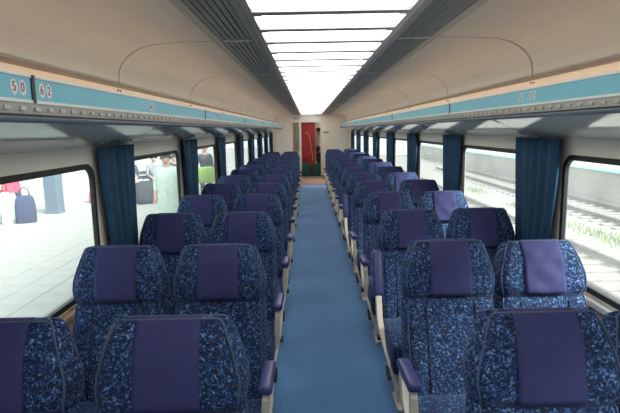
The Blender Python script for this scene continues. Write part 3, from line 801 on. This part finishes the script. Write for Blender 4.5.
def bag(label, loc, size, material, rotz=0, cat='bag', handle=True, name='shoulder_bag'):
    w, d, h = size
    b = tag(thing(name, loc=loc), label, cat); b.rotation_euler.z = rotz
    bm = bmesh.new(); rings = []
    for t, s in ((0, .86), (.06, .97), (.3, 1.0), (.65, .96), (.9, .84), (1.0, .62)):
        rings.append([(p[0]*s, p[1]*s, h*t) for p in rrect(-w/2, w/2, -d/2, d/2, min(w, d)*.3, 3)])
    loft(bm, rings); obj('bag_body', bm, material, b, smooth=True)
    if handle:
        bm = bmesh.new(); tube(bm, [(-w*.25, 0, h*.96), (-w*.2, 0, h*1.2), (0, 0, h*1.3), (w*.2, 0, h*1.2), (w*.25, 0, h*.96)], 0.012, 6); obj('handle', bm, 'black', b)
    return b
GZ = PZ+0.0
person('person in a red jacket and dark trousers walking on the platform', (-6.86, 11.30, PZ-0.0), math.radians(60), standing(1.70, 0.05, 0.16), ('c_red', 'c_navy'), coat=(0.66, 'c_red'))
bag('dark blue bag standing by the person in the red jacket', (-6.42, 11.05, PZ-0.012), (.42, .22, .62), 'c_navy', 0.4)
bag('white carrier bag standing beside the dark blue bag', (-6.72, 10.85, PZ-0.012), (.20, .14, .72), 'c_white', 0.2)
person('person in a pale mint coat standing on the platform', (-2.69, 9.1, PZ-0.0), math.radians(15), standing(1.56, 0.0, 0.03), ('c_mint', 'c_mint'), coat=(0.42, 'c_mint'))
bag('small white carrier bag beside the person in the mint coat', (-2.86, 8.75, PZ-0.0), (.22, .14, .40), 'c_white', 0.3)
b = tag(thing('platform_bench', loc=(-4.95, 15.2, PZ-0.012)), 'grey slatted bench on the platform under the seated people', 'bench'); b.rotation_euler.z = math.radians(25)
for i in range(4):
    bm = bmesh.new(); box(bm, -1.0, 1.0, -.22+.115*i, -.12+.115*i, .40, .43); obj('slat', bm, 'steelblue', b)
for i in range(2):
    bm = bmesh.new(); box(bm, -1.0, 1.0, .24, .27, .55+.14*i, .65+.14*i); obj('back_slat', bm, 'steelblue', b)
for sx in (-.8, .8):
    bm = bmesh.new(); box(bm, sx-.03, sx+.03, -.2, .25, 0, .40); box(bm, sx-.03, sx+.03, .25, .29, 0, .82); obj('leg', bm, 'steelblue', b)
ca, sa = math.cos(math.radians(25)), math.sin(math.radians(25))
def onb(u, v): return (-4.95+u*ca-v*sa, 15.2+u*sa+v*ca, PZ-0.012)
person('person in charcoal clothes seated on the bench', onb(-.55, -0.02), math.radians(25), seated(), ('c_dark', 'c_dark'))
person('person in a grey top seated on the bench', onb(.15, -0.02), math.radians(25), seated(), ('c_grey', 'c_navy'))
person('person in a navy top and charcoal trousers seated on the bench', onb(.75, -0.02), math.radians(25), seated(), ('c_navy', 'c_dark'))
bag('big black duffel bag on the paving before the bench', onb(-.15, -1.3), (.85, .42, .62), 'c_dark', 0.5, name='duffel_bag')
bag('red bag on the paving at the end of the bench', onb(-1.5, -.4), (.45, .3, .4), 'c_red', 0.3)
person('person in dark clothes standing beside a lime green bag on the platform', (-2.92, 13.6, PZ-0.012), math.radians(30), standing(1.60, 0.1, 0.05), ('c_dark', 'c_dark'))
bag('lime green bag held before the person in dark clothes', (-2.80, 13.22, PZ+0.60), (.52, .16, .42), 'c_green', 0.5)
# passenger in the vestibule
person('person in a white shirt and dark trousers standing in the vestibule', (0.31, 19.3, 0.003), math.radians(-60), standing(1.74, 0.05, 0.0), ('c_white', 'c_dark'))
bag('bottle green travel bag on the floor left in the doorway', (-0.20, 18.42, 0.003), (.34, .24, .50), 'c_bottle', 0.1, handle=True, name='travel_bag')
bag('bottle green travel bag on the floor right in the doorway', (0.16, 18.42, 0.003), (.30, .24, .46), 'c_bottle', -0.2, handle=True, name='travel_bag')

# ------------------------------------------------------------------ outside: tracks on the right
TZ = -1.27
bm = bmesh.new(); box(bm, -1.75, 60, -12, 60, TZ-0.5, TZ-0.16)
tag(obj('track_bed', bm, 'ballast'), 'pale stone ballast around the railway tracks', 'ground', kind='structure')
def track(xc, label):
    t = tag(thing('railway_track', loc=(xc, 14, TZ-0.17)), label, 'track')
    for s in (-1, 1):
        bm = bmesh.new()
        prism(bm, [(s*.717-.07, .06), (s*.717+.07, .06), (s*.717+.07, .075), (s*.717+.015, .09), (s*.717+.015, .15), (s*.717+.036, .16), (s*.717+.036, .19), (s*.717-.036, .19), (s*.717-.036, .16), (s*.717-.015, .15), (s*.717-.015, .09), (s*.717-.07, .075)], 'y', -14, 24)
        obj('rail', bm, 'steel', t)
    bm = bmesh.new(); rbox(bm, -1.25, 1.25, -.12, .12, -.04, .06, .02, 1); sm = mesh_of(bm, 'sleeper', 'sleeper')
    for i in range(60): obj('sleeper', sm, None, t, loc=(0, -13.5+.62*i, 0))
track(5.85, 'railway track next to the carriage on pale ballast')
track(10.2, 'farther railway track below the opposite platform')
bm = bmesh.new(); box(bm, 12.2, 45, -12, 60, TZ-0.3, -0.25)
opp = tag(obj('opposite_platform', bm, 'concrete'), 'pale opposite platform beyond the tracks', 'platform', kind='structure')
bm = bmesh.new(); box(bm, 12.17, 12.21, -12, 60, TZ-0.3, -0.75); obj('dark_face', bm, 'darkrust', opp)
bm = bmesh.new(); box(bm, 12.14, 12.9, -12, 60, -0.30, -0.243); obj('edge_line', bm, 'aqua_line', opp)
# strip of weeds between the tracks
bm = bmesh.new(); rnd = random.Random(3)
for i in range(2600):
    x = 8.05+rnd.gauss(0, .22); y = rnd.uniform(3, 26)
    if math.sin(y*1.1)+math.sin(y*0.43+1) < rnd.uniform(-1.2, 1.2): continue
    h = rnd.uniform(.05, .22); a = rnd.uniform(0, PI); w = .018
    dx, dy = math.cos(a)*w, math.sin(a)*w; lx, ly = rnd.gauss(0, .05), rnd.gauss(0, .05)
    v = [bm.verts.new(p) for p in ((x-dx, y-dy, TZ-.165), (x+dx, y+dy, TZ-.165), (x+lx, y+ly, TZ-.16+h))]
    bm.faces.new(v)
tag(obj('weeds', bm, 'weed'), 'green weeds growing between the two tracks', 'weeds', kind='stuff')
bm = bmesh.new(); tube(bm, [(7.9, 12.2, TZ-.16), (7.85, 11.9, TZ+.35), (7.9, 11.5, TZ+.62), (8.0, 11.0, TZ+.70)], .016, 6)
tag(obj('bent_stake', bm, 'steel'), 'thin bent stake rising from the weeds beside the track', 'stake')
